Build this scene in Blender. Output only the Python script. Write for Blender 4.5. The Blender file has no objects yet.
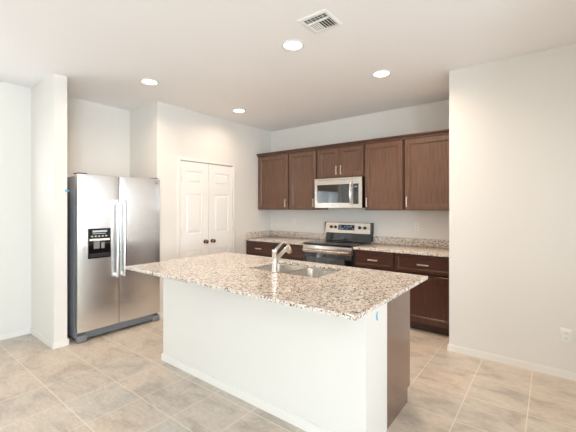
import bpy, bmesh, math, random
from mathutils import Vector, Matrix
random.seed(4)
scene = bpy.context.scene
COL = scene.collection
PI = math.pi

# ------------------------------------------------------------------ camera
F_PX, YAW, HORIZON, EYE, H = 338.78, 0.6608, 207.36, 1.4068, 2.743
cd = bpy.data.cameras.new('camera'); cam = bpy.data.objects.new('camera', cd); COL.objects.link(cam)
cd.sensor_fit = 'HORIZONTAL'; cd.sensor_width = 36.0; cd.lens = F_PX / 576 * 36.0
cd.shift_y = -(216 - HORIZON) / 576
cd.clip_start = 0.02
cam.location = (0, 0, EYE); cam.rotation_euler = (PI / 2, 0, YAW)
scene.camera = cam

# ------------------------------------------------------------------ view and sky
vs = scene.view_settings
vs.view_transform = 'Standard'; vs.look = 'None'; vs.gamma = 1.0; vs.use_curve_mapping = False
vs.exposure = 0.17
world = bpy.data.worlds.new('sky'); scene.world = world; world.use_nodes = True
bg = world.node_tree.nodes['Background']
bg.inputs['Color'].default_value = (0.90, 0.95, 1.0, 1); bg.inputs['Strength'].default_value = 1.5

# ------------------------------------------------------------------ daylight through the windows behind the camera
def area(name, loc, aim, sx, sy, power, col):
    l = bpy.data.lights.new(name, 'AREA'); l.shape = 'RECTANGLE'; l.size = sx; l.size_y = sy
    l.energy = power; l.color = col
    o = bpy.data.objects.new(name, l); COL.objects.link(o); o.location = loc
    o.rotation_euler = (Vector(aim) - Vector(loc)).to_track_quat('-Z', 'Y').to_euler()
    return o
DAY = (0.97, 0.985, 1.0)
area('daylight_patio', (-1.20, -3.85, 1.07), (-1.20, 0, 1.07), 2.3, 2.0, 9, DAY)
area('daylight_east', (3.45, -2.30, 1.35), (0, -2.30, 1.60), 1.8, 1.3, 310, (0.70, 0.86, 1.0))
area('daylight_side', (1.24, 2.45, 1.48), (0, 2.45, 1.44), 1.6, 1.1, 5, (0.92, 0.96, 1.0)).data.spread = math.radians(105)
area('daylight_west', (-4.83, 0.325, 1.72), (0, 0.325, 1.70), 0.95, 0.68, 14, DAY)
sun_standin = area('sun_standin_east', (4.05, -2.70, 2.35), (2.75, -1.65, 0.0), 1.5, 1.3, 285, (0.86, 0.95, 1.0))  # area lamp added as a sun stand-in, bouncing off floor to brighten ceiling
sun_standin.data.spread = math.radians(12)
LAMP_W, LAMP_COL = 8.6, (1.0, 0.78, 0.59)

# ------------------------------------------------------------------ materials
def S(r, g, b):
    f = lambda c: ((c / 255 + 0.055) / 1.055) ** 2.4 if c > 10.3 else c / 255 / 12.92
    return (f(r), f(g), f(b), 1)
def mat(name, col=None, rough=0.5, metal=0.0):
    m = bpy.data.materials.new(name); m.use_nodes = True
    b = m.node_tree.nodes['Principled BSDF']
    if col: b.inputs['Base Color'].default_value = col
    b.inputs['Roughness'].default_value = rough; b.inputs['Metallic'].default_value = metal
    return m, m.node_tree.nodes, m.node_tree.links, b
def N(nodes, t, **kw):
    n = nodes.new(t)
    for k, v in kw.items():
        if hasattr(n, k) and k not in n.inputs: setattr(n, k, v)
        else: n.inputs[k.replace('_', ' ')].default_value = v
    return n
def ramp(nodes, stops, interp='LINEAR'):
    r = nodes.new('ShaderNodeValToRGB'); r.color_ramp.interpolation = interp
    e = r.color_ramp.elements
    while len(e) < len(stops): e.new(0.5)
    for el, (p, c) in zip(e, stops): el.position = p; el.color = c
    return r
def bump(nodes, links, b, src, strength, dist=0.002):
    n = N(nodes, 'ShaderNodeBump'); n.inputs['Strength'].default_value = strength
    n.inputs['Distance'].default_value = dist
    links.new(src, n.inputs['Height']); links.new(n.outputs['Normal'], b.inputs['Normal'])
def coord(nodes): return nodes.new('ShaderNodeTexCoord').outputs['Object']
def mapped(nodes, links, scale, loc=(0, 0, 0)):
    mp = N(nodes, 'ShaderNodeMapping'); mp.inputs['Scale'].default_value = scale; mp.inputs['Location'].default_value = loc
    links.new(coord(nodes), mp.inputs['Vector']); return mp.outputs['Vector']

def paint(name, col, rough, strength=0.25):
    m, n, l, b = mat(name, col, rough)
    t = N(n, 'ShaderNodeTexNoise'); t.inputs['Scale'].default_value = 160; t.inputs['Detail'].default_value = 3
    l.new(coord(n), t.inputs['Vector']); bump(n, l, b, t.outputs['Fac'], strength, 0.001)
    return m
M = {}
M['wall'] = paint('wall_paint', S(232, 227, 219), 0.6)
M['ceil'] = paint('ceiling_paint', S(250, 248, 247), 0.75, 0.35)
M['trim'] = paint('trim_paint', S(238, 233, 225), 0.35, 0.03)
M['door'] = paint('door_paint', S(246, 242, 236), 0.35, 0.03)
M['plastic'] = mat('white_plastic', S(240, 238, 232), 0.35)[0]
M['vent'] = mat('white_enamel', S(244, 243, 240), 0.4)[0]
M['slot'] = mat('dark_slot', S(38, 36, 34), 0.7)[0]
M['duct'] = mat('duct_dark', S(70, 68, 66), 0.8)[0]

# floor: square ceramic tiles with pale grout
m, n, l, b = mat('floor_tile', None, 0.42); M['tile'] = m
mp = N(n, 'ShaderNodeMapping'); mp.inputs['Location'].default_value = (0.505 + 0.377 * 40, -3.57 + 0.377 * 40, 0)
l.new(coord(n), mp.inputs['Vector'])
br = n.new('ShaderNodeTexBrick'); br.offset = 0.0; br.squash = 1.0
br.inputs['Scale'].default_value = 1.0; br.inputs['Brick Width'].default_value = 0.377; br.inputs['Row Height'].default_value = 0.377
br.inputs['Mortar Size'].default_value = 0.0035; br.inputs['Mortar Smooth'].default_value = 0.3; br.inputs['Bias'].default_value = 0.0
br.inputs['Color1'].default_value = S(229, 215, 201); br.inputs['Color2'].default_value = S(218, 212, 203)
br.inputs['Mortar'].default_value = S(229, 217, 202)
l.new(mp.outputs['Vector'], br.inputs['Vector'])
n1 = N(n, 'ShaderNodeTexNoise'); n1.inputs['Scale'].default_value = 3.2; n1.inputs['Detail'].default_value = 6; n1.inputs['Roughness'].default_value = 0.62
n1.inputs['Distortion'].default_value = 0.6
l.new(mapped(n, l, (1.0, 2.0, 1.0)), n1.inputs['Vector'])
r1 = ramp(n, [(0.30, S(200, 195, 187)), (0.5, S(240, 235, 228)), (0.72, S(255, 250, 243))])
l.new(n1.outputs['Fac'], r1.inputs['Fac'])
n2 = N(n, 'ShaderNodeTexNoise'); n2.inputs['Scale'].default_value = 22; n2.inputs['Detail'].default_value = 5
l.new(mapped(n, l, (1.0, 2.4, 1.0)), n2.inputs['Vector'])
r2 = ramp(n, [(0.3, S(232, 229, 225)), (0.7, S(255, 255, 255))]); l.new(n2.outputs['Fac'], r2.inputs['Fac'])
mx = N(n, 'ShaderNodeMix', data_type='RGBA', blend_type='MULTIPLY'); mx.inputs['Factor'].default_value = 0.9
l.new(br.outputs['Color'], mx.inputs['A']); l.new(r1.outputs['Color'], mx.inputs['B'])
mx2 = N(n, 'ShaderNodeMix', data_type='RGBA', blend_type='MULTIPLY'); mx2.inputs['Factor'].default_value = 0.8
l.new(mx.outputs['Result'], mx2.inputs['A']); l.new(r2.outputs['Color'], mx2.inputs['B'])
mx3 = N(n, 'ShaderNodeMix', data_type='RGBA'); l.new(br.outputs['Fac'], mx3.inputs['Factor'])
l.new(mx2.outputs['Result'], mx3.inputs['A']); mx3.inputs['B'].default_value = S(229, 217, 202)
l.new(mx3.outputs['Result'], b.inputs['Base Color'])
inv = N(n, 'ShaderNodeMath', operation='SUBTRACT'); inv.inputs[0].default_value = 1.0; l.new(br.outputs['Fac'], inv.inputs[1])
bump(n, l, b, inv.outputs[0], 0.4, 0.002)

# granite
m, n, l, b = mat('granite', None, 0.12); M['granite'] = m
v1 = n.new('ShaderNodeTexVoronoi'); v1.inputs['Scale'].default_value = 132; l.new(coord(n), v1.inputs['Vector'])
g1 = ramp(n, [(0.0, S(44, 42, 41)), (0.15, S(104, 99, 96)), (0.27, S(162, 146, 133)), (0.38, S(208, 192, 175)), (0.52, S(226, 214, 200)), (0.74, S(233, 225, 215)), (0.90, S(244, 240, 234))], 'CONSTANT')
l.new(v1.outputs['Color'], g1.inputs['Fac'])
v2 = n.new('ShaderNodeTexVoronoi'); v2.inputs['Scale'].default_value = 82; l.new(coord(n), v2.inputs['Vector'])
g2 = ramp(n, [(0.0, S(58, 55, 53)), (0.15, S(136, 126, 118)), (0.28, S(212, 198, 184)), (0.6, S(228, 218, 206))], 'CONSTANT')
l.new(v2.outputs['Color'], g2.inputs['Fac'])
gn = N(n, 'ShaderNodeTexNoise'); gn.inputs['Scale'].default_value = 30; gn.inputs['Detail'].default_value = 4; l.new(coord(n), gn.inputs['Vector'])
gr = ramp(n, [(0.47, (0, 0, 0, 1)), (0.56, (1, 1, 1, 1))]); l.new(gn.outputs['Fac'], gr.inputs['Fac'])
gm = N(n, 'ShaderNodeMix', data_type='RGBA'); l.new(gr.outputs['Color'], gm.inputs['Factor'])
l.new(g1.outputs['Color'], gm.inputs['A']); l.new(g2.outputs['Color'], gm.inputs['B'])
l.new(gm.outputs['Result'], b.inputs['Base Color'])

def wood(name, c1, c2, rough, axis='Z'):
    m, n, l, b = mat(name, None, rough)
    sc = {'Z': (26, 26, 1.6), 'X': (1.6, 26, 26)}[axis]
    t = N(n, 'ShaderNodeTexNoise'); t.inputs['Scale'].default_value = 2.2; t.inputs['Detail'].default_value = 6; t.inputs['Roughness'].default_value = 0.6
    t.inputs['Distortion'].default_value = 0.25
    l.new(mapped(n, l, sc), t.inputs['Vector'])
    r = ramp(n, [(0.30, c1), (0.72, c2)]); l.new(t.outputs['Fac'], r.inputs['Fac'])
    l.new(r.outputs['Color'], b.inputs['Base Color']); bump(n, l, b, t.outputs['Fac'], 0.06, 0.001)
    return m
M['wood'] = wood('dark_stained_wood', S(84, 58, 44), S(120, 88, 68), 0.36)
M['wood_panel'] = wood('dark_stained_veneer', S(96, 68, 54), S(122, 92, 76), 0.22)
M['wood_panel'].node_tree.nodes['Principled BSDF'].inputs['Coat Weight'].default_value = 0.6
M['wood_panel'].node_tree.nodes['Principled BSDF'].inputs['Coat Roughness'].default_value = 0.2
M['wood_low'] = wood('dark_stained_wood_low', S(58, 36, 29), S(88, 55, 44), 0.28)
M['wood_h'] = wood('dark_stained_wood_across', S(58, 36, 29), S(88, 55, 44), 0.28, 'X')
M['wood_crown'] = wood('dark_stained_moulding', S(70, 46, 35), S(98, 68, 52), 0.38, 'X')
M['kick'] = mat('dark_toe_kick', S(74, 48, 38), 0.5)[0]

ANISO, AROT = 0.8, 0.0
def steel(name, col, rough, sc, an=0.0, bs=0.08):
    m, n, l, b = mat(name, col, rough, 1.0)
    t = N(n, 'ShaderNodeTexNoise'); t.inputs['Scale'].default_value = 3; t.inputs['Detail'].default_value = 4
    l.new(mapped(n, l, sc), t.inputs['Vector'])
    r = ramp(n, [(0.3, (rough * .85,) * 3 + (1,)), (0.7, (rough * 1.2,) * 3 + (1,))]); l.new(t.outputs['Fac'], r.inputs['Fac'])
    l.new(r.outputs['Color'], b.inputs['Roughness'])
    if bs: bump(n, l, b, t.outputs['Fac'], bs, 0.0006)
    return m
M['steel'] = mat('brushed_stainless', S(238, 238, 237), 0.27, 1.0)[0]
q_ = M['steel'].node_tree
tg = q_.nodes.new('ShaderNodeTangent'); tg.direction_type = 'RADIAL'; tg.axis = 'Z'
q_.links.new(tg.outputs[0], q_.nodes['Principled BSDF'].inputs['Tangent'])
q_.nodes['Principled BSDF'].inputs['Anisotropic'].default_value = ANISO
q_.nodes['Principled BSDF'].inputs['Anisotropic Rotation'].default_value = AROT
M['steel_x'] = steel('brushed_stainless_across', S(214, 204, 194), 0.25, (1.2, 90, 90))
M['steel_sink'] = steel('satin_sink_steel', S(188, 181, 172), 0.30, (30, 30, 3), bs=0.0)
M['nickel'] = mat('satin_nickel', S(236, 220, 205), 0.30, 1.0)[0]
M['chrome'] = mat('polished_chrome', S(226, 224, 220), 0.10, 1.0)[0]
M['bronze'] = mat('antique_knob_metal', S(172, 146, 120), 0.25, 1.0)[0]
M['grey_side'] = mat('grey_painted_steel', S(150, 150, 153), 0.35, 0.2)[0]
M['grey_dark'] = mat('dark_grey_plastic', S(58, 60, 64), 0.4)[0]
M['grey_mid'] = mat('mid_grey_plastic', S(128, 130, 133), 0.35)[0]
M['black'] = mat('black_plastic', S(18, 18, 19), 0.35)[0]
M['black_glass'] = mat('black_glass', S(12, 12, 13), 0.06)[0]
M['black_glass'].node_tree.nodes['Principled BSDF'].inputs['IOR'].default_value = 1.7
M['mesh_glass'] = mat('dark_oven_glass', S(10, 9, 8), 0.04)[0]
M['mesh_glass'].node_tree.nodes['Principled BSDF'].inputs['IOR'].default_value = 2.0
M['ring'] = mat('grey_burner_print', S(84, 82, 80), 0.2)[0]
M['blue_tape'] = mat('blue_tape', S(96, 172, 204), 0.6)[0]
M['badge'] = mat('grey_badge', S(105, 105, 105), 0.3, 0.6)[0]
M['label_white'] = mat('pale_print', S(205, 210, 214), 0.4)[0]
def emis(name, col, s):
    m, n, l, b = mat(name, col, 0.5)
    b.inputs['Emission Color'].default_value = col; b.inputs['Emission Strength'].default_value = s
    return m
M['lens'] = emis('lit_lamp_lens', (1.0, 0.93, 0.82, 1), 4.0)
M['digits'] = emis('lit_display_digits', S(110, 150, 172), 0.12)
M['screen'] = mat('dark_blue_display', S(24, 34, 46), 0.1)[0]
# window pane: mostly clear
m = bpy.data.materials.new('window_glass'); m.use_nodes = True; n = m.node_tree.nodes; l = m.node_tree.links; n.clear()
o_ = n.new('ShaderNodeOutputMaterial'); mixs = n.new('ShaderNodeMixShader'); mixs.inputs[0].default_value = 0.07
tr = n.new('ShaderNodeBsdfTransparent'); gl = n.new('ShaderNodeBsdfGlossy'); gl.inputs['Roughness'].default_value = 0.02
l.new(tr.outputs[0], mixs.inputs[1]); l.new(gl.outputs[0], mixs.inputs[2]); l.new(mixs.outputs[0], o_.inputs[0])
M['pane'] = m

# ------------------------------------------------------------------ mesh helpers (all coordinates are world metres)
def box(bm, x0, x1, y0, y1, z0, z1, bev=0.0, seg=2):
    x0, x1 = sorted((x0, x1)); y0, y1 = sorted((y0, y1)); z0, z1 = sorted((z0, z1))
    vs_ = [bm.verts.new(p) for p in ((x0,y0,z0),(x1,y0,z0),(x1,y1,z0),(x0,y1,z0),(x0,y0,z1),(x1,y0,z1),(x1,y1,z1),(x0,y1,z1))]
    fs = [bm.faces.new([vs_[i] for i in q]) for q in ((0,3,2,1),(4,5,6,7),(0,1,5,4),(1,2,6,5),(2,3,7,6),(3,0,4,7))]
    if bev > 0:
        es = list({e for f in fs for e in f.edges})
        bmesh.ops.bevel(bm, geom=es, offset=bev, segments=seg, affect='EDGES', profile=0.5)
def loft(bm, loops, cap0=True, cap1=True, closed=True):
    rows = [[bm.verts.new(p) for p in L] for L in loops]
    k = len(rows[0])
    for a, c in zip(rows, rows[1:]):
        for i in range(k if closed else k - 1):
            j = (i + 1) % k
            bm.faces.new((a[i], a[j], c[j], c[i]))
    if cap0: bm.faces.new(list(reversed(rows[0])))
    if cap1: bm.faces.new(rows[-1])
def rrect(x0, x1, y0, y1, r, z, k=5):
    pts = []
    for cx, cy, a0 in ((x1-r, y1-r, 0), (x0+r, y1-r, PI/2), (x0+r, y0+r, PI), (x1-r, y0+r, 1.5*PI)):
        for i in range(k + 1):
            a = a0 + PI / 2 * i / k
            pts.append((cx + r * math.cos(a), cy + r * math.sin(a), z))
    return pts
def tube(bm, pts, rad, k=12, caps=True):
    pts = [Vector(p) for p in pts]
    rads = rad if isinstance(rad, (list, tuple)) else [rad] * len(pts)
    loops = []; up = None
    for i, p in enumerate(pts):
        d = (pts[min(i+1, len(pts)-1)] - pts[max(i-1, 0)]).normalized()
        if up is None: up = Vector((0, 0, 1)) if abs(d.z) < 0.9 else Vector((1, 0, 0))
        a = d.cross(up).normalized(); c = a.cross(d).normalized(); up = c
        loops.append([p + rads[i] * (math.cos(2*PI*j/k) * a + math.sin(2*PI*j/k) * c) for j in range(k)])
    loft(bm, loops, caps, caps)
def lathe(bm, prof, base, axis='Z', k=28, caps=True):
    base = Vector(base); loops = []
    for r, t in prof:
        L = []
        for j in range(k):
            a = 2 * PI * j / k; u, v = r * math.cos(a), r * math.sin(a)
            p = {'Z': (u, v, t), 'Y': (u, t, v), 'X': (t, u, v), '-Z': (u, -v, -t)}[axis]
            L.append(base + Vector(p))
        loops.append(L)
    loft(bm, loops, caps, caps)
def build(name, bm, m, parent=None, smooth=False, kind=None, label=None):
    bmesh.ops.recalc_face_normals(bm, faces=bm.faces[:])
    off = Vector((0, 0, 0)); q = parent
    while q is not None: off += q.location; q = q.parent
    if parent is None:      # origin at the base centre
        xs = [v.co for v in bm.verts]
        lo = Vector([min(c[i] for c in xs) for i in range(3)]); hi = Vector([max(c[i] for c in xs) for i in range(3)])
        off = Vector(((lo.x+hi.x)/2, (lo.y+hi.y)/2, lo.z)) if kind != 'structure' else Vector((0, 0, 0))
    bmesh.ops.translate(bm, verts=bm.verts[:], vec=-off)
    me = bpy.data.meshes.new(name); bm.to_mesh(me); bm.free()
    for mm in (m if isinstance(m, list) else [m]): me.materials.append(mm)
    if smooth:
        for p in me.polygons: p.use_smooth = True
        me.set_sharp_from_angle(angle=math.radians(38))
    o = bpy.data.objects.new(name, me); COL.objects.link(o)
    if parent is None: o.location = off
    else: o.parent = parent
    if kind: o['kind'] = kind
    if label: o['label'] = label
    return o
def thing(name, label, cat, loc, group=None):
    o = bpy.data.objects.new(name, None); COL.objects.link(o); o.location = loc; o.empty_display_size = 0.1
    o['label'] = label; o['category'] = cat
    if group: o['group'] = group
    return o
def tag(o, label, cat, group=None):
    o['label'] = label; o['category'] = cat
    if group: o['group'] = group
    return o
def BM(): return bmesh.new()
def bx(name, m, parent, *a, bev=0.0, label=None, kind=None):
    bm = BM(); box(bm, *a, bev=bev); return build(name, bm, m, parent, smooth=bev > 0, label=label, kind=kind)
def struct(name, m, *boxes):
    bm = BM()
    for a in boxes: box(bm, *a)
    return build(name, bm, m, None, kind='structure')
def dup(root, offset, label):
    off = Vector(offset)
    r = root.copy(); COL.objects.link(r); r.location = root.location + off; r['label'] = label
    for ch in root.children:
        c = ch.copy(); COL.objects.link(c); c.parent = r
        for g in ch.children:
            d = g.copy(); COL.objects.link(d); d.parent = c
    return r

# ------------------------------------------------------------------ the room
XL, YJ, XP, YP2, XA, YA, YB = -4.607, 1.233, -3.911, 1.350, -4.607, 2.356, 4.539
XR, YR = -0.794, 3.605
XE, YE, XEAST, YS = 1.0, 1.16, 3.25, -3.65
T = 0.14
struct('floor', M['tile'], (XL - T, XEAST + T, YS - T, YB + T, -0.12, 0.0))
struct('ceiling', M['ceil'], (XL - T, XEAST + T, YS - T, YB + T, H, H + 0.12))
# left wall with a window outside the frame
wy0, wy1, wz0, wz1 = -0.15, 0.80, 1.38, 2.06
struct('wall_left', M['wall'], (XL - T, XL, YS, wy0, 0, H), (XL - T, XL, wy1, YA, 0, H), (XL - T, XL, wy0, wy1, 0, wz0), (XL - T, XL, wy0, wy1, wz1, H))
struct('wall_jog', M['wall'], (XL, XP, YJ, YP2, 0, H))
QY0, QY1, QZ = 2.686, 3.626, 2.040
struct('wall_pantry', M['wall'], (XL - T, XP - .060, YA, YB + T, 0, H), (XP - .060, XP, YA, QY0, 0, H), (XP - .060, XP, QY1, YB + T, 0, H), (XP - .060, XP, QY0, QY1, QZ, H))
struct('wall_kitchen', M['wall'], (XP, XR, YB, YB + T, 0, H))
struct('wall_right', M['wall'], (XR, XE + T, YR, YB + T, 0, H))
gy0, gy1, gz0, gz1 = 1.62, 3.28, 0.90, 2.05
struct('wall_east_stub', M['wall'], (XE, XE + T, YE, gy0, 0, H), (XE, XE + T, gy1, YR, 0, H), (XE, XE + T, gy0, gy1, 0, gz0), (XE, XE + T, gy0, gy1, gz1, H), (XE + T, XEAST, YE, YE + T, 0, H))
ey0, ey1, ez0, ez1 = -3.25, -1.25, 0.03, 2.06
struct('wall_east', M['wall'], (XEAST, XEAST + T, YS, ey0, 0, H), (XEAST, XEAST + T, ey1, YE + T, 0, H), (XEAST, XEAST + T, ey0, ey1, 0, ez0), (XEAST, XEAST + T, ey0, ey1, ez1, H))
px0, px1, pz1 = -2.40, 0.0, 2.10
struct('wall_rear', M['wall'], (XL - T, px0, YS - T, YS, 0, H), (px1, XEAST + T, YS - T, YS, 0, H), (px0, px1, YS - T, YS, pz1, H))
def window_x(name, xa, xb, y0, y1, z0, z1):
    bm = BM(); w = 0.05; xm = (xa + xb) / 2
    for a in ((y0, y1, z0, z0 + w), (y0, y1, z1 - w, z1), (y0, y0 + w, z0 + w, z1 - w), (y1 - w, y1, z0 + w, z1 - w), ((y0+y1)/2 - .02, (y0+y1)/2 + .02, z0 + w, z1 - w)):
        box(bm, xm - .03, xm + .03, *a)
    f = build(name, bm, M['plastic'], None, kind='structure')
    bx('pane', M['pane'], f, xm - .003, xm + .003, y0 + w, y1 - w, z0 + w, z1 - w)
window_x('window_1', XL - T, XL, wy0, wy1, wz0, wz1)
window_x('window_2', XEAST, XEAST + T, ey0, ey1, ez0, ez1)
window_x('window_4', XE, XE + T, gy0, gy1, gz0, gz1)
bm = BM(); w = 0.06; ym = YS - T / 2
for a in ((px0, px1, 0, .04), (px0, px1, pz1 - w, pz1), (px0, px0 + w, .04, pz1 - w), (px1 - w, px1, .04, pz1 - w), ((px0+px1)/2 - .04, (px0+px1)/2 + .04, .04, pz1 - w)):
    box(bm, a[0], a[1], ym - .03, ym + .03, a[2], a[3])
f = build('window_3', bm, M['plastic'], None, kind='structure')
bx('pane', M['pane'], f, px0 + w, px1 - w, ym - .003, ym + .003, .04, pz1 - w)

# island half wall
IX0, IX1, IY0 = -2.828, -0.82, 1.762
struct('wall_island', M['wall'], (IX0, IX1, IY0, IY0 + .115, 0, .890), (IX1 - .115, IX1, IY0 + .115, 2.075, 0, .890))

# baseboards
def baseboard(name, *runs):
    bm = BM()
    for x0, x1, y0, y1 in runs:
        box(bm, x0, x1, y0, y1, 0, .055, 0.0)
        # thin rounded top lip
        dx, dy = abs(x1 - x0), abs(y1 - y0)
        if dx > dy: box(bm, x0, x1, y0 if SIDE < 0 else (y0 + .004), y1 - .004 if SIDE < 0 else y1, .055, .063)
        else: box(bm, x0 if SIDE < 0 else x0 + .0, x1 - .004, y0, y1, .055, .063)
    return build(name, bm, M['trim'], None, kind='structure')
BT = 0.013; SIDE = 1
baseboard('baseboard_left', (XL, XL + BT, YS, YJ))
baseboard('baseboard_jog', (XL + BT, XP + BT, YJ - BT, YJ), (XP, XP + BT, YJ, YP2 + BT), (XL, XP, YP2, YP2 + BT))
baseboard('baseboard_right', (XR - BT, XE, YR - BT, YR), )
baseboard('baseboard_pantry', (XP, XP + BT, YA, 2.632), (XP, XP + BT, 3.682, 3.90))
baseboard('baseboard_island', (IX0 - BT, IX1, IY0 - BT, IY0), (IX0 - BT, IX0, IY0, IY0 + .115))

# pantry door casing and two leaves
DY0, DYM, DY1, DZ = 2.692, 3.156, 3.620, 2.034
bm = BM()
for a in ((DY0 - .055, DY0 - .006, 0, DZ + .045), (DY1 + .006, DY1 + .055, 0, DZ + .045), (DY0 - .006, DY1 + .006, DZ + .006, DZ + .045)):
    box(bm, XP, XP + .012, a[0], a[1], a[2], a[3], bev=.003)
build('trim_1', bm, M['trim'], None, smooth=True, kind='structure')
def door_leaf(name, y0, y1, hinge_y, knob_y):
    bm = BM(); xf = XP + .001; xb = xf - .012
    box(bm, xf - .034, xb, y0, y1, .012, DZ)
    px = (y0 + .084, y1 - .112) if hinge_y == y0 else (y0 + .112, y1 - .084)
    rows = ((0.20, .815), (1.045, 1.597), (1.738, 1.907))
    # stiles and rails around sunken panel fields
    box(bm, xb, xf, y0, px[0], .012, DZ); box(bm, xb, xf, px[1], y1, .012, DZ)
    zs = [.012] + [z for r in rows for z in r] + [DZ]
    for a, c in zip(zs[::2], zs[1::2]): box(bm, xb, xf, px[0], px[1], a, c)
    for z0, z1 in rows:   # raised field with sloped edges
        q = [(xb + .0005, .0005), (xb + .0005, .012), (xf - .002, .036)]
        loops = []
        for x, i in q: loops.append([(x, px[0]+i, z0+i), (x, px[1]-i, z0+i), (x, px[1]-i, z1-i), (x, px[0]+i, z1-i)])
        loft(bm, loops, False, True)
    d = build(name, bm, M['door'], None, kind='structure')
    bm = BM()
    lathe(bm, [(.0, 0), (.028, 0), (.028, .006), (.012, .010), (.011, .026), (.024, .034), (.029, .046), (.024, .058), (.0001, .062)], (xf, knob_y, .920), 'X', 24, False)
    build('door_knob', bm, M['bronze'], d, smooth=True)
    for z in (0.30, 1.07, 1.80):
        bm = BM(); tube(bm, [(XP + .014, hinge_y, z - .042), (XP + .014, hinge_y, z + .042)], .006, 10)
        build('hinge', bm, M['nickel'], d, smooth=True)
door_leaf('door_1', DY0, DYM - .003, DY0, 3.094)
door_leaf('door_2', DYM + .003, DY1, DY1, 3.222)

# ------------------------------------------------------------------ cabinet helpers (fronts face -Y or +Y)
def shaker(bm, x0, x1, z0, z1, yf, s=-1, th=.019, stile=.058, rec=.009, slope=.007):
    """frame and sunken panel door; yf is its outer face, s the outward direction"""
    yb = yf - s * th; yr = yf - s * rec
    e = .003
    def L(y, i): return [(x0+i, y, z0+i), (x1-i, y, z0+i), (x1-i, y, z1-i), (x0+i, y, z1-i)]
    loft(bm, [L(yb, 0), L(yf - s*e, 0), L(yf, e), L(yf, stile), L(yf - s*.003, stile + .002), L(yf - s*.004, stile + .009), L(yr, stile + .009 + slope)], True, True)
def bar_pull(name, parent, c, length, axis, s=-1):
    bm = BM(); x, y, z = c; yo = y + s * .026
    d = Vector((1, 0, 0)) if axis == 'X' else Vector((0, 0, 1))
    a = Vector((x, yo, z)) - d * length / 2; e = Vector((x, yo, z)) + d * length / 2
    if axis == 'X': box(bm, a.x, e.x, yo - .004, yo + .004, z - .009, z + .009, bev=.003)
    else: box(bm, x - .007, x + .007, yo - .004, yo + .004, a.z, e.z, bev=.003)
    for t in (-.36, .36):
        p = Vector((x, yo, z)) + d * length * t
        tube(bm, [(p.x, y, p.z), (p.x, yo, p.z)], .005, 8)
    return build(name, bm, M['nickel'], parent, smooth=True)
def carcass(bm, x0, x1, yf, yb, z0, z1, s=-1, rail=.038, top=True):
    """hollow box with a face frame at yf"""
    t = .016; y2 = yf - s * .019
    box(bm, x0, x0 + t, y2, yb, z0, z1); box(bm, x1 - t, x1, y2, yb, z0, z1)
    box(bm, x0 + t, x1 - t, y2, yb, z0, z0 + t)
    if top: box(bm, x0 + t, x1 - t, y2, yb, z1 - t, z1)
    box(bm, x0 + t, x1 - t, yb, yb + s * .006, z0 + t, z1 - t)
    box(bm, x0, x0 + rail, yf, y2, z0, z1); box(bm, x1 - rail, x1, yf, y2, z0, z1)
    box(bm, x0 + rail, x1 - rail, yf, y2, z0, z0 + rail); box(bm, x0 + rail, x1 - rail, yf, y2, z1 - rail, z1)

# ------------------------------------------------------------------ wall cabinets
UZ0, UZ1, UF = 1.370, 2.268, 4.212
G = 'wall cabinets over the kitchen counter'
def wall_cabinet(x0, x1, z0, doors, label):
    t = thing('wall_cabinet', label, 'cabinet', ((x0+x1)/2, (UF+YB)/2, z0), G)
    bm = BM(); carcass(bm, x0 + (.006 if x0 > XP + .01 else 0), x1 - (.006 if x1 < XR - .01 else 0), UF, YB - .001, z0, UZ1); build('cabinet_box', bm, M['wood'], t)
    for (a, c, pull_x) in doors:
        bm = BM(); shaker(bm, a, c, z0 + .008, UZ1 - .024, UF - .0225, th=.022, rec=.011)
        d = build('cabinet_door', bm, M['wood'], t)
        bar_pull('pull_handle', d, (pull_x, UF - .0225, z0 + .103), .128, 'Z')
CX = (XP + .002, -3.250, -2.727, -1.973, -1.446, XR - .002)
g = .013
wall_cabinet(CX[0], CX[1], UZ0, [(CX[0] + g, CX[1] - g, CX[1] - .052)], 'dark wood wall cabinet with one door, leftmost, against the pantry wall')
wall_cabinet(CX[1] + .001, CX[2], UZ0, [(CX[1] + g, CX[2] - g, CX[2] - .045)], 'dark wood wall cabinet with one door, immediately left of the microwave')
xm = (CX[2] + CX[3]) / 2
wall_cabinet(CX[2] + .001, CX[3], 1.826, [(CX[2] + g, xm - .004, xm - .036), (xm + .004, CX[3] - g, xm + .036)], 'short dark wood wall cabinet with two doors above the microwave')
wall_cabinet(CX[3] + .001, CX[4], UZ0, [(CX[3] + g, CX[4] - g, CX[3] + .045)], 'dark wood wall cabinet with one door, immediately right of the microwave')
wall_cabinet(CX[4] + .001, CX[5], UZ0, [(CX[4] + g, CX[5] - g, CX[4] + .045)], 'dark wood wall cabinet with one wide door, rightmost, against the bare wall end')
# crown: one continuous moulding
bm = BM()
prof = [(UF + .018, UZ1), (UF - .022, UZ1 - .022), (UF - .030, UZ1 - .018), (UF - .030, UZ1 - .004), (UF - .040, UZ1 + .010), (UF - .052, UZ1 + .022), (UF - .052, UZ1 + .032), (UF + .018, UZ1 + .032)]
prof = [(UF + .018, UZ1 + .001), (UF - .0005, UZ1 + .001), (UF - .0005, UZ1 - .020), (UF - .024, UZ1 - .020), (UF - .024, UZ1 - .004), (UF - .034, UZ1 + .008), (UF - .048, UZ1 + .020), (UF - .048, UZ1 + .032), (UF + .018, UZ1 + .032)]
loft(bm, [[(x, y, z) for y, z in prof] for x in (CX[0], CX[5])])
tag(build('crown_moulding', bm, M['wood_crown']), 'long dark wood crown moulding running along the top of the wall cabinets', 'moulding')

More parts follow.
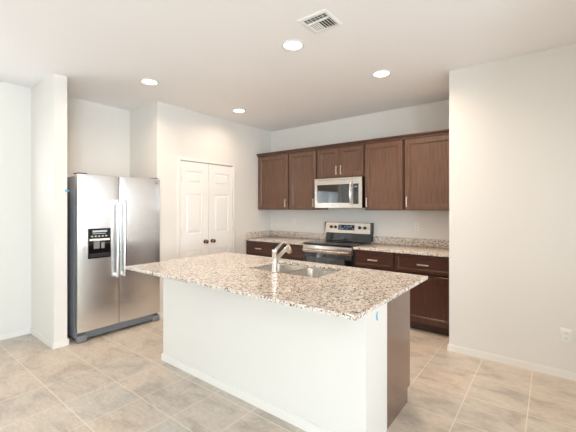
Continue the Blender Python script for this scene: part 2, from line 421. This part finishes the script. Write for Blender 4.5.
# ------------------------------------------------------------------ base cabinets
BF = 3.930
G = 'base cabinets along the kitchen wall'
def base_cabinet(x0, x1, label, pull_right):
    t = thing('base_cabinet', label, 'cabinet', ((x0+x1)/2, (BF+YB)/2, 0), G)
    bm = BM(); carcass(bm, x0, x1, BF, YB - .001, .100, .873, rail=.03); box(bm, x0 + .03, x1 - .03, BF, BF + .019, .650, .680)
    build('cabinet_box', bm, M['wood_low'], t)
    bx('toe_kick', M['kick'], t, x0, x1, BF + .070, BF + .086, .001, .0995)
    bm = BM(); shaker(bm, x0 + .012, x1 - .012, .672, .856, BF - .019, stile=.030, rec=.006, slope=.004)
    d = build('drawer', bm, M['wood_h'], t); bar_pull('pull_handle', d, ((x0+x1)/2, BF - .019, .762), .125, 'X')
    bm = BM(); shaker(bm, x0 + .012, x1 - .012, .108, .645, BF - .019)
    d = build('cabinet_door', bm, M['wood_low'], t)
    bar_pull('pull_handle', d, (x1 - .045 if pull_right else x0 + .045, BF - .019, .57), .115, 'Z')
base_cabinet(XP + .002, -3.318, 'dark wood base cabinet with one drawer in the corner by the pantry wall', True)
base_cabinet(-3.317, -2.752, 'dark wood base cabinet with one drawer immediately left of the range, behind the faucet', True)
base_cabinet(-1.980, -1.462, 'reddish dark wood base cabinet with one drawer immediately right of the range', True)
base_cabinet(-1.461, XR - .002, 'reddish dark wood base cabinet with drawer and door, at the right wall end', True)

# countertops along the kitchen wall
def counter(x0, x1, label, side):
    t = thing('countertop', label, 'countertop', ((x0+x1)/2, (3.9+YB)/2, .874), 'granite countertops along the kitchen wall')
    bx('slab', M['granite'], t, x0, x1, 3.893, YB - .001, .874, .904, bev=.004)
    bx('backsplash', M['granite'], t, x0 + (.02 if side else 0), x1, YB - .021, YB - .001, .9045, 1.000, bev=.002)
    if side: bx('side_splash', M['granite'], t, x0, x0 + .0195, 3.893, YB - .001, .9045, 1.000, bev=.002)
counter(XP + .001, -2.750, 'speckled granite countertop with raised side splash, left of the range', True)
counter(-1.984, XR - .001, 'speckled granite countertop right of the range, ending at the bare wall', False)

# ------------------------------------------------------------------ range
RX0, RX1 = -2.745, -1.989
t = thing('electric_range', 'stainless steel electric range with black glass cooktop and raised control panel', 'range', ((RX0+RX1)/2, 4.2, 0))
bm = BM(); box(bm, RX0, RX1, 3.905, 4.535, .05, .900); box(bm, RX0 + .03, RX1 - .03, 3.95, 4.50, .0, .05)
build('oven_body', bm, M['grey_dark'], t)
ct = bx('cooktop', M['black_glass'], t, RX0 - .002, RX1 + .002, 3.872, 4.462, .901, .921, bev=.004)
bm = BM()
for cx_, cy_, r in ((RX0 + .2, 4.03, .10), (RX1 - .2, 4.03, .115), (RX0 + .2, 4.31, .085), (RX1 - .2, 4.31, .085), (RX0 + .378, 4.33, .05)):
    for rr in (r, r * .62): 
        loops = [[(cx_ + q * math.cos(2*PI*j/36), cy_ + q * math.sin(2*PI*j/36), .9214) for j in range(36)] for q in (rr - .003, rr)]
        loft(bm, loops, False, False)
build('burner_rings', bm, M['ring'], ct)
d = bx('oven_door', M['black_glass'], t, RX0 + .004, RX1 - .004, 3.872, 3.904, .215, .790, bev=.004)
bx('door_trim', M['steel_x'], d, RX0 + .004, RX1 - .004, 3.868, 3.904, .7905, .892, bev=.004)
bx('glass_panel', M['mesh_glass'], d, RX0 + .06, RX1 - .10, 3.8705, 3.873, .33, .735)
bm = BM()
tube(bm, [(RX0 + .03, 3.826, .826), (RX1 - .03, 3.826, .826)], .014, 14)
for x in (RX0 + .06, RX1 - .06): box(bm, x - .012, x + .012, 3.826, 3.869, .815, .837, bev=.003)
build('door_handle', bm, M['steel_x'], d, smooth=True)
bx('storage_drawer', M['steel_x'], t, RX0 + .004, RX1 - .004, 3.874, 3.904, .062, .205, bev=.004)
bm = BM()   # glossy black riser behind the cooktop
loft(bm, [[(x, 4.463, .921), (x, 4.534, .921), (x, 4.534, 1.045), (x, 4.482, 1.045)] for x in (RX0 + .012, RX1 - .004)])
build('back_riser', bm, M['black_glass'], t)
bm = BM()
loft(bm, [[(x, 4.440, 1.030), (x, 4.534, 1.030), (x, 4.534, 1.182), (x, 4.480, 1.186), (x, 4.462, 1.178)] for x in (RX0 + .012, RX1 - .010)])
p_ = build('control_panel', bm, M['steel_x'], t)
bx('end_cap', M['grey_dark'], t, RX1 - .0095, RX1 + .004, 4.444, 4.534, 1.028, 1.188, bev=.003)
bx('end_cap', M['grey_dark'], t, RX0 + .0055, RX0 + .0115, 4.444, 4.534, 1.028, 1.188, bev=.002)
def yface(z): return 4.440 + (z - 1.030) / .148 * .022
zk = 1.115
for x in (RX0 + .115, RX0 + .185, RX1 - .175, RX1 - .095):
    bm = BM(); lathe(bm, [(.0001, -.026), (.017, -.026), (.020, -.020), (.023, .0), (.0001, .0)], (x, yface(zk), zk), 'Y', 20, False)
    k_ = build('control_knob', bm, M['black'], p_, smooth=True)
    bx('pointer', M['label_white'], t, x - .002, x + .002, yface(zk) - .0275, yface(zk) - .0262, zk, zk + .015)
bm = BM(); dz0, dz1 = 1.075, 1.150
loft(bm, [[(x, yface(dz0) - .003, dz0), (x, yface(dz0) + .004, dz0), (x, yface(dz1) + .004, dz1), (x, yface(dz1) - .003, dz1)] for x in (-2.508, -2.245)])
ds = build('display', bm, M['screen'], p_)
def yd(z): return yface(z) - .0036
for x0, x1, z0, z1 in ((-2.490, -2.462, 1.120, 1.140), (-2.490, -2.462, 1.086, 1.106), (-2.452, -2.424, 1.086, 1.106),
                       (-2.405, -2.398, 1.095, 1.138), (-2.385, -2.360, 1.132, 1.138), (-2.385, -2.360, 1.095, 1.101), (-2.365, -2.359, 1.095, 1.138), (-2.350, -2.330, 1.113, 1.119), (-2.335, -2.329, 1.095, 1.138),
                       (-2.312, -2.288, 1.120, 1.138), (-2.280, -2.258, 1.086, 1.100)):
    bx('display_segment', M['digits'], p_, x0, x1, yd((z0+z1)/2) - .001, yd((z0+z1)/2) + .0002, z0, z1)

# ------------------------------------------------------------------ microwave
MX0, MX1, MZ0, MZ1, MF = -2.722, -1.978, 1.397, 1.818, 4.130
t = thing('microwave', 'stainless over-the-range microwave mounted under the short two-door cabinet', 'microwave', ((MX0+MX1)/2, 4.33, MZ0))
bx('microwave_body', M['black'], t, MX0 + .004, MX1 - .002, MF + .031, YB - .002, MZ0 + .004, MZ1 + .002, bev=.003)
XD = -2.112
bm = BM()   # door frame ring around the window
ox = (MX0, XD, MZ0, MZ1); ix = (MX0 + .045, XD - .030, MZ0 + .072, MZ1 - .092)
def ringloop(y, a): return [(a[0], y, a[2]), (a[1], y, a[2]), (a[1], y, a[3]), (a[0], y, a[3])]
loft(bm, [ringloop(MF + .03, ox), ringloop(MF + .003, ox), ringloop(MF, (ox[0]+.003, ox[1]-.001, ox[2]+.003, ox[3]-.003)), ringloop(MF, ix), ringloop(MF + .004, (ix[0]+.002, ix[1]-.002, ix[2]+.002, ix[3]-.002)), ringloop(MF + .03, (ix[0]+.002, ix[1]-.002, ix[2]+.002, ix[3]-.002))], False, False)
dr = build('microwave_door', bm, M['steel_x'], t)
bx('door_window', M['mesh_glass'], dr, ix[0] + .001, ix[1] - .001, MF + .005, MF + .014, ix[2] + .001, ix[3] - .001)
bm = BM(); zc = (MZ0 + MZ1) / 2
pts = [(XD - .018, MF - .001 if i in (0, 10) else MF - .012 - .030 * math.sin(PI * i / 10), MZ0 + .05 + (MZ1 - MZ0 - .115) * i / 10) for i in range(11)]
tube(bm, pts, .013, 12)
build('door_handle', bm, M['steel'], dr, smooth=True)
bm = BM()
ox = (XD + .002, MX1, MZ0, MZ1); ix = (XD + .008, MX1 - .045, MZ0 + .055, MZ1 - .092)
loft(bm, [ringloop(MF + .03, ox), ringloop(MF + .003, ox), ringloop(MF, (ox[0]+.001, ox[1]-.003, ox[2]+.003, ox[3]-.003)), ringloop(MF, ix), ringloop(MF + .006, ix), ], True, False)
build('panel_frame', bm, M['steel_x'], t)
cp = bx('control_panel', M['black_glass'], t, ix[0] + .0005, ix[1] - .0005, MF + .002, MF + .010, ix[2] + .0005, ix[3] - .0005)
bx('display', M['digits'], cp, ix[0] + .020, ix[1] - .022, MF + .001, MF + .0025, ix[3] - .052, ix[3] - .032)
for r in range(5):
    for c in range(3):
        x = ix[0] + .016 + c * .021; z = ix[2] + .018 + r * .032
        bx('key', M['ring'], cp, x, x + .012, MF + .0012, MF + .0025, z, z + .012)
bm = BM()
for i in range(12): box(bm, MX0 + .06 + i * .052, MX0 + .10 + i * .052, MF - .0006, MF + .0005, MZ1 - .030, MZ1 - .024)
build('vent_grille', bm, M['grey_mid'], t)

# ------------------------------------------------------------------ refrigerator
FX, FY0, FY1, FYM, FZ = -3.845, 1.423, 2.353, 1.850, 1.757
t = thing('refrigerator', 'tall stainless side-by-side refrigerator with ice and water dispenser in the left alcove', 'refrigerator', (-4.22, (FY0+FY1)/2, 0))
bx('refrigerator_body', M['grey_side'], t, -4.595, FX - .072, FY0 + .004, FY1 - .004, .03, FZ - .022, bev=.006)
def fridge_door(name, y0, y1, hy):
    bm = BM(); k = 14; rows = []
    def prof(d):
        L = []
        for i in range(k + 1):
            f_ = i / k; y = y0 + d + (y1 - y0 - 2 * d) * f_
            L.append((FX - .010 - d + .010 * (1 - (2 * f_ - 1) ** 2) ** .6, y))
        return L
    for z, d in ((.100, .006), (.106, 0), (FZ - .006, 0), (FZ, .006)):
        p_ = prof(d)
        rows.append([(x, y, z) for x, y in p_] + [(FX - .070, y1 - d, z), (FX - .070, y0 + d, z)])
    loft(bm, rows)
    dr = build(name, bm, M['steel'], t, smooth=True)
    bm = BM()
    pts = []; rr = []
    for i in range(13):
        f_ = i / 12; z = .632 + (1.492 - .632) * f_
        off = .050 + .006 * math.sin(PI * f_)
        if i in (0, 12): off = .046
        pts.append((FX - .005 + off, hy, z)); rr.append(.014 if i in (0, 12) else .0165)
    tube(bm, pts, rr, 12)
    for z in (.655, 1.468): box(bm, FX - .008, FX + .045, hy - .011, hy + .011, z - .02, z + .02, bev=.003)
    build('door_handle', bm, M['steel'], dr, smooth=True)
    return dr
fd = fridge_door('freezer_door', FY0, FYM - .004, 1.812)
rd = fridge_door('refrigerator_door', FYM + .004, FY1, 1.890)
bx('name_badge', M['badge'], rd, FX - .009, FX - .004, 2.270, 2.318, 1.700, 1.712)
DX = FX
q0, q1, z0, z1 = 1.520, 1.753, .862, 1.180
bm = BM()
def fr(x, i): return [(x, q0+i, z0+i), (x, q1-i, z0+i), (x, q1-i, z1-i), (x, q0+i, z1-i)]
loft(bm, [fr(DX - .012, 0), fr(DX + .004, 0), fr(DX + .006, .003), fr(DX + .006, .008), fr(DX - .0, .010)], False, True)
wd = build('water_dispenser', bm, M['black_glass'], t)
bm = BM()
box(bm, DX + .0005, DX + .0045, q0 + .045, q1 - .040, z1 - .040, z1 - .020)
box(bm, DX + .0005, DX + .0045, q0 + .045, q1 - .055, z1 - .058, z1 - .052)
for i in range(5): box(bm, DX + .0005, DX + .0045, q0 + .03 + i * .036, q0 + .05 + i * .036, z1 - .088, z1 - .076)
build('dispenser_controls', bm, M['label_white'], wd)
bm = BM()   # pale chute surround
loft(bm, [[(DX + .001, q0 + .012, 1.045), (DX + .001, q1 - .012, 1.045), (DX + .001, q1 - .012, 1.072), (DX + .001, q0 + .012, 1.072)], [(DX + .010, q0 + .016, 1.050), (DX + .010, q1 - .016, 1.050), (DX + .004, q1 - .014, 1.070), (DX + .004, q0 + .014, 1.070)]])
build('dispenser_lip', bm, M['steel'], wd)
bm = BM(); box(bm, DX + .001, DX + .012, q0 + .055, q0 + .115, .965, 1.044, bev=.003); box(bm, DX + .001, DX + .012, q0 + .130, q0 + .165, .965, 1.030, bev=.003)
build('dispenser_paddle', bm, M['grey_mid'], wd)
bm = BM()
for i in range(6): box(bm, DX + .0005, DX + .012, q0 + .014, q1 - .014, z0 + .014 + i * .007, z0 + .0175 + i * .007)
build('drip_tray', bm, M['grey_dark'], wd)
bm = BM(); box(bm, FX - .075, FX - .028, FY0 + .075, FY1 - .075, .030, .098)
for i in range(4): box(bm, FX - .028, FX - .020, FY0 + .075, FY1 - .075, .036 + i * .015, .044 + i * .015)
build('base_grille', bm, M['grey_mid'], t)
for a, c in ((FY0 + .002, FY0 + .092), (FY1 - .092, FY1 - .004)):
    bm = BM(); box(bm, FX - .070, FX - .002, a, c, .004, .070, bev=.008); build('foot_cover', bm, M['grey_mid'], t, smooth=True)
    bx('front_roller', M['black'], t, FX - .20, FX - .15, a + .02, c - .02, .0, .0295)
for a, c in ((FY0 + .01, FY0 + .10), (FY1 - .10, FY1 - .01)):
    bx('hinge_cover', M['grey_dark'], t, FX - .14, FX - .025, a, c, FZ - .0215 if False else FZ + .0005, FZ + .012, bev=.004)
bx('rear_foot', M['black'], t, -4.55, -4.50, FY0 + .05, FY1 - .05, 0, .0295)

# ------------------------------------------------------------------ kitchen island
t = thing('island_cabinet', 'dark wood island cabinets behind the white half wall, their end panel facing right', 'cabinet', (-1.8, 2.25, 0))
cy0, cf = IY0 + .118, 2.515
bm = BM()
loft(bm, [[(x, 2.078, 0), (x, 2.462, 0), (x, 2.462, .100), (x, cf, .100), (x, cf, .890), (x, 2.078, .890)] for x in (IX1 - .018, IX1 - .0005)])
build('end_panel', bm, M['wood_panel'], t)
bm = BM()
box(bm, IX0 + .001, IX0 + .017, cy0, cf - .019, .1, .890); box(bm, IX0 + .017, IX1 - .120, cy0, cy0 + .006, .1, .890)
box(bm, IX0 + .017, IX1 - .020, 2.080, cf - .019, .1, .116); box(bm, IX0 + .017, IX1 - .118, cy0, 2.080, .1, .116)
for x in (IX0 + .001, -2.13, -1.16, IX1 - .056): box(bm, x, x + .036, cf - .019, cf, .1, .890)
for za, zb in ((.1, .135), (.845, .890)):
    for xa, xb in ((IX0 + .037, -2.13), (-2.094, -1.16), (-1.124, IX1 - .056)): box(bm, xa, xb, cf - .019, cf, za, zb)
build('cabinet_box', bm, M['wood'], t)
bx('toe_kick', M['kick'], t, IX0 + .001, IX1 - .019, 2.446, 2.462, .001, .0995)
for a, c in ((IX0 + .018, -2.122), (-2.104, -1.640), (-1.634, -1.152), (-1.132, IX1 - .006)):
    bm = BM(); shaker(bm, a, c, .110, .868, cf + .0195, s=1); d = build('cabinet_door', bm, M['wood'], t)
    bar_pull('pull_handle', d, (c - .04, cf + .0195, .77), .115, 'Z', s=1)

# island worktop with the sink opening
CX0, CX1, CY0, CY1 = -2.812, -0.700, 1.400, 2.540
SX0, SX1, SY0, SY1 = -1.992, -1.298, 1.985, 2.412
bm = BM()
outer = [(CX0, CY0), (CX1, CY0), (CX1, CY1), (CX0, CY1)]
inner = [(p[0], p[1]) for p in rrect(SX0, SX1, SY0, SY1, .032, 0, 6)]
edges = []
for loop in (outer, inner):
    vv = [bm.verts.new((x, y, .914)) for x, y in loop]
    for i in range(len(vv)): edges.append(bm.edges.new((vv[i], vv[(i+1) % len(vv)])))
bmesh.ops.triangle_fill(bm, use_beauty=True, edges=edges)
res = bmesh.ops.extrude_face_region(bm, geom=bm.faces[:])
bmesh.ops.translate(bm, verts=[v for v in res['geom'] if isinstance(v, bmesh.types.BMVert)], vec=(0, 0, -.023))
ic = build('island_countertop', bm, M['granite'])
tag(ic, 'large speckled granite island countertop overhanging the white half wall', 'countertop')
bv = ic.modifiers.new('edge_round', 'BEVEL'); bv.width = .003; bv.segments = 2; bv.limit_method = 'ANGLE'; bv.angle_limit = math.radians(60)

# undermount sink
t = thing('kitchen_sink', 'double-bowl stainless undermount sink set in the granite island countertop', 'sink', ((SX0+SX1)/2, (SY0+SY1)/2, .68))
xm = -1.650
def bowl(x0, x1):
    bm = BM(); zt = .8895; L = []
    for i, z, r in ((-.0, zt, .05), (.004, zt - .01, .05), (.012, .73, .05), (.030, .708, .055), (.06, .700, .06)): L.append(rrect(x0 + i, x1 - i, SY0 + .002 + i, SY1 - .002 - i, r, z, 5))
    loft(bm, L, False, True)
    bb = build('bowl', bm, M['steel_sink'], t, smooth=True)
    so = bb.modifiers.new('sheet', 'SOLIDIFY'); so.thickness = .0015; so.offset = -1
    bm = BM(); lathe(bm, [(.0001, .002), (.030, .002), (.042, .0035), (.045, .0)], ((x0+x1)/2, (SY0+SY1)/2 + .03, .7015), 'Z', 24, False)
    build('drain', bm, M['chrome'], bb, smooth=True)
bowl(SX0 - .004, xm - .011); bowl(xm + .011, SX1 + .004)
bm = BM()
ed = []
for lp in ([(p[0], p[1]) for p in rrect(SX0 - .03, SX1 + .03, SY0 - .03, SY1 + .02, .06, 0, 5)], [(p[0], p[1]) for p in rrect(SX0 - .004, xm - .011, SY0 + .002, SY1 - .002, .05, 0, 5)], [(p[0], p[1]) for p in rrect(xm + .011, SX1 + .004, SY0 + .002, SY1 - .002, .05, 0, 5)]):
    vv = [bm.verts.new((x, y, .8903)) for x, y in lp]
    for i in range(len(vv)): ed.append(bm.edges.new((vv[i], vv[(i+1) % len(vv)])))
bmesh.ops.triangle_fill(bm, use_beauty=True, edges=ed)
rm = build('rim', bm, M['steel_sink'], t); so = rm.modifiers.new('sheet', 'SOLIDIFY'); so.thickness = .0012; so.offset = -1

# faucet
fx, fy = -1.640, 1.946
t = thing('kitchen_faucet', 'chrome single-lever kitchen faucet standing on the island beside the sink', 'faucet', (fx, fy, .914))
bm = BM(); lathe(bm, [(.026, 0), (.026, .006), (.0205, .012), (.0195, .10), (.0195, .150), (.0205, .152), (.0205, .172), (.018, .178)], (fx, fy, .9142), 'Z', 28)
build('faucet_column', bm, M['chrome'], t, smooth=True)
bm = BM(); tube(bm, [(fx, fy + .010, 1.005), (fx, fy + .045, 1.028), (fx, fy + .10, 1.062), (fx, fy + .150, 1.088), (fx, fy + .168, 1.095)], [.016, .0155, .0145, .014, .014], 16)
sp = build('spout', bm, M['chrome'], t, smooth=True)
bm = BM(); tube(bm, [(fx, fy + .160, 1.108), (fx, fy + .172, 1.090), (fx, fy + .186, 1.050), (fx, fy + .187, 1.044)], [.013, .017, .019, .015], 16)
build('spray_head', bm, M['nickel'], sp, smooth=True)
bm = BM()
loft(bm, [[(fx + sx * w, y, z + dz) for sx, dz in ((-1, -h_), (1, -h_), (1, h_), (-1, h_))] for y, z, w, h_ in ((fy - .008, 1.070, .013, .010), (fy + .02, 1.092, .012, .006), (fy + .06, 1.116, .011, .004), (fy + .095, 1.136, .010, .0035))])
build('lever_handle', bm, M['chrome'], t)

# ------------------------------------------------------------------ ceiling lights and vent
def ceiling_light(x, y, label, k=1.0):
    t = thing('ceiling_light', label, 'ceiling light', (x, y, H), 'recessed ceiling lights')
    bm = BM()
    prof = [(.074, 0), (.095, 0), (.095, -.003), (.090, -.006), (.076, -.007), (.074, -.003)]
    loops = [[(x + r * math.cos(2*PI*j/40), y + r * math.sin(2*PI*j/40), H + z - .0004) for j in range(40)] for r, z in prof + prof[:1]]
    loft(bm, loops, False, False)
    build('trim_ring', bm, M['vent'], t, smooth=True)
    bm = BM(); lathe(bm, [(.0001, -.0045), (.05, -.0045), (.0735, -.0025), (.0735, -.0006), (.0001, -.0006)], (x, y, H), 'Z', 36, False)
    build('lens', bm, M['lens'], t, smooth=True)
    l = bpy.data.lights.new('lamp_light', 'AREA'); l.shape = 'DISK'; l.size = .14; l.spread = math.radians(155); l.energy = LAMP_W * k; l.color = LAMP_COL
    lo = bpy.data.objects.new('lamp_light', l); COL.objects.link(lo); lo.parent = t; lo.location = (0, 0, -.010)
    return t
ceiling_light(-1.679, 2.226, 'lit round recessed ceiling light beside the square air vent')
ceiling_light(-3.372, 1.940, 'lit round recessed ceiling light in front of the refrigerator alcove')
ceiling_light(-3.402, 3.275, 'lit round recessed ceiling light nearest the pantry doors', 0.56)
ceiling_light(-1.339, 3.243, 'lit round recessed ceiling light nearest the bare right wall end', 1.8)

vx0, vx1, vy0, vy1 = -1.437, -1.195, 1.950, 2.193
t = thing('air_vent', 'square white louvered air vent set in the ceiling', 'vent', ((vx0+vx1)/2, (vy0+vy1)/2, H))
bm = BM()
def vl(z, i): return [(vx0+i, vy0+i, z), (vx1-i, vy0+i, z), (vx1-i, vy1-i, z), (vx0+i, vy1-i, z)]
loft(bm, [vl(H - .0006, 0), vl(H - .003, 0), vl(H - .008, .012), vl(H - .008, .030), vl(H - .001, .032)], False, False)
build('vent_frame', bm, M['vent'], t)
bx('duct_opening', M['duct'], t, vx0 + .033, vx1 - .033, vy0 + .033, vy1 - .033, H - .0025, H - .0008)
def slat(xa, ya, xb, yb, tx, ty):
    bm = BM(); th = .0012
    lo = [(xa, ya), (xb, yb)]
    p = [(x - tx / 2, y - ty / 2, H - .003) for x, y in lo] + [(x + tx / 2, y + ty / 2, H - .0155) for x, y in reversed(lo)]
    q = [(x, y, z - th) for x, y, z in p]
    loft(bm, [p, q])
    build('louver', bm, M['vent'], t)
def slat(xa, ya, xb, yb, wx, wy, dz):
    bm = BM(); th = .0012
    a = [(xa - wx/2, ya - wy/2, H - .004), (xb - wx/2, yb - wy/2, H - .004), (xb + wx/2, yb + wy/2, H - .004 - dz), (xa + wx/2, ya + wy/2, H - .004 - dz)]
    loft(bm, [a, [(x, y, z - th) for x, y, z in a]])
    build('louver', bm, M['vent'], t)
for i in range(3): slat(vx0 + .034, vy0 + .040 + i * .021, vx1 - .034, vy0 + .040 + i * .021, 0, .0125, -.004)
for i in range(5): bx('crossbar', M['vent'], t, vx0 + .060 + i * .030, vx0 + .064 + i * .030, vy0 + .034, vy0 + .088, H - .0085, H - .0075)
yb0, yb1 = vy0 + .094, vy1 - .034
for i in range(5): slat(vx0 + .040 + i * .0175, yb0, vx0 + .040 + i * .0175, yb1, .0165, 0, -.004)
for i in range(4): slat(vx1 - .040 - i * .022, yb0, vx1 - .040 - i * .022, yb1, .0120, 0, .006)
bx('divider', M['vent'], t, vx0 + .034, vx1 - .034, yb0 - .006, yb0 - .002, H - .014, H - .003)

# ------------------------------------------------------------------ outlets and tape
def outlet(x, z, y, label):
    t = thing('wall_outlet', label, 'outlet', (x, y, z), 'white wall outlets')
    bx('cover_plate', M['plastic'], t, x - .036, x + .036, y - .006, y - .0004, z - .059, z + .059, bev=.002)
    for dz in (-.021, .021):
        bm = BM(); L = [[(px_, yy, pz_) for px_, pz_, _ in rrect(x - .017, x + .017, z + dz - .0145, z + dz + .0145, .009, 0, 4)] for yy in (y - .006, y - .0085)]
        loft(bm, L); s_ = build('socket', bm, M['plastic'], t)
        bm = BM()
        for dx, h_ in ((-.0065, .0042), (.0065, .0034)): box(bm, x + dx - .0012, x + dx + .0012, y - .009, y - .0086, z + dz + .002 - h_, z + dz + .002 + h_)
        lathe(bm, [(.0001, -.0004), (.0025, -.0004), (.0025, 0), (.0001, 0)], (x, y - .0086, z + dz - .008), 'Y', 10, False)
        build('slots', bm, M['slot'], s_)
outlet(.096, .353, YR, 'white duplex wall outlet low on the bare right wall')
outlet(-1.388, 1.150, YB, 'white wall outlet above the counter right of the range')
outlet(-3.395, 1.160, YB, 'white wall outlet above the counter left of the range')
bm = BM()
box(bm, XP + .0003, XP + .0012, YP2 - .020, YP2 + .0012, 1.565, 1.588); box(bm, XP - .03, XP + .0012, YP2 + .0003, YP2 + .0012, 1.567, 1.588)
loft(bm, [[(XP + .0012, YP2 - .002, 1.570), (XP + .0012, YP2 - .002, 1.586), (XP + .016, YP2 + .018, 1.582), (XP + .016, YP2 + .018, 1.570)], [(XP + .0022, YP2 - .003, 1.570), (XP + .0022, YP2 - .003, 1.586), (XP + .017, YP2 + .017, 1.582), (XP + .017, YP2 + .017, 1.570)]])
tag(build('painters_tape', bm, M['blue_tape']), 'small scrap of blue tape on the wall end beside the refrigerator', 'tape')
bm = BM()
cyt, czt = 1.933, .758
L = []
for i in range(13):
    a = PI * .5 + PI * i / 12
    L.append((cyt + .030 * math.cos(a), czt + .028 * math.sin(a)))
for i in range(11, 0, -1):
    a = PI * .5 + PI * i / 12
    L.append((cyt + .008 * math.cos(a), czt + .024 * math.sin(a)))
loft(bm, [[(IX1 + d_, y, z) for y, z in L] for d_ in (.0003, .0012)])
tag(build('painters_tape', bm, M['blue_tape']), 'small curved scrap of blue tape on the end of the island half wall', 'tape')
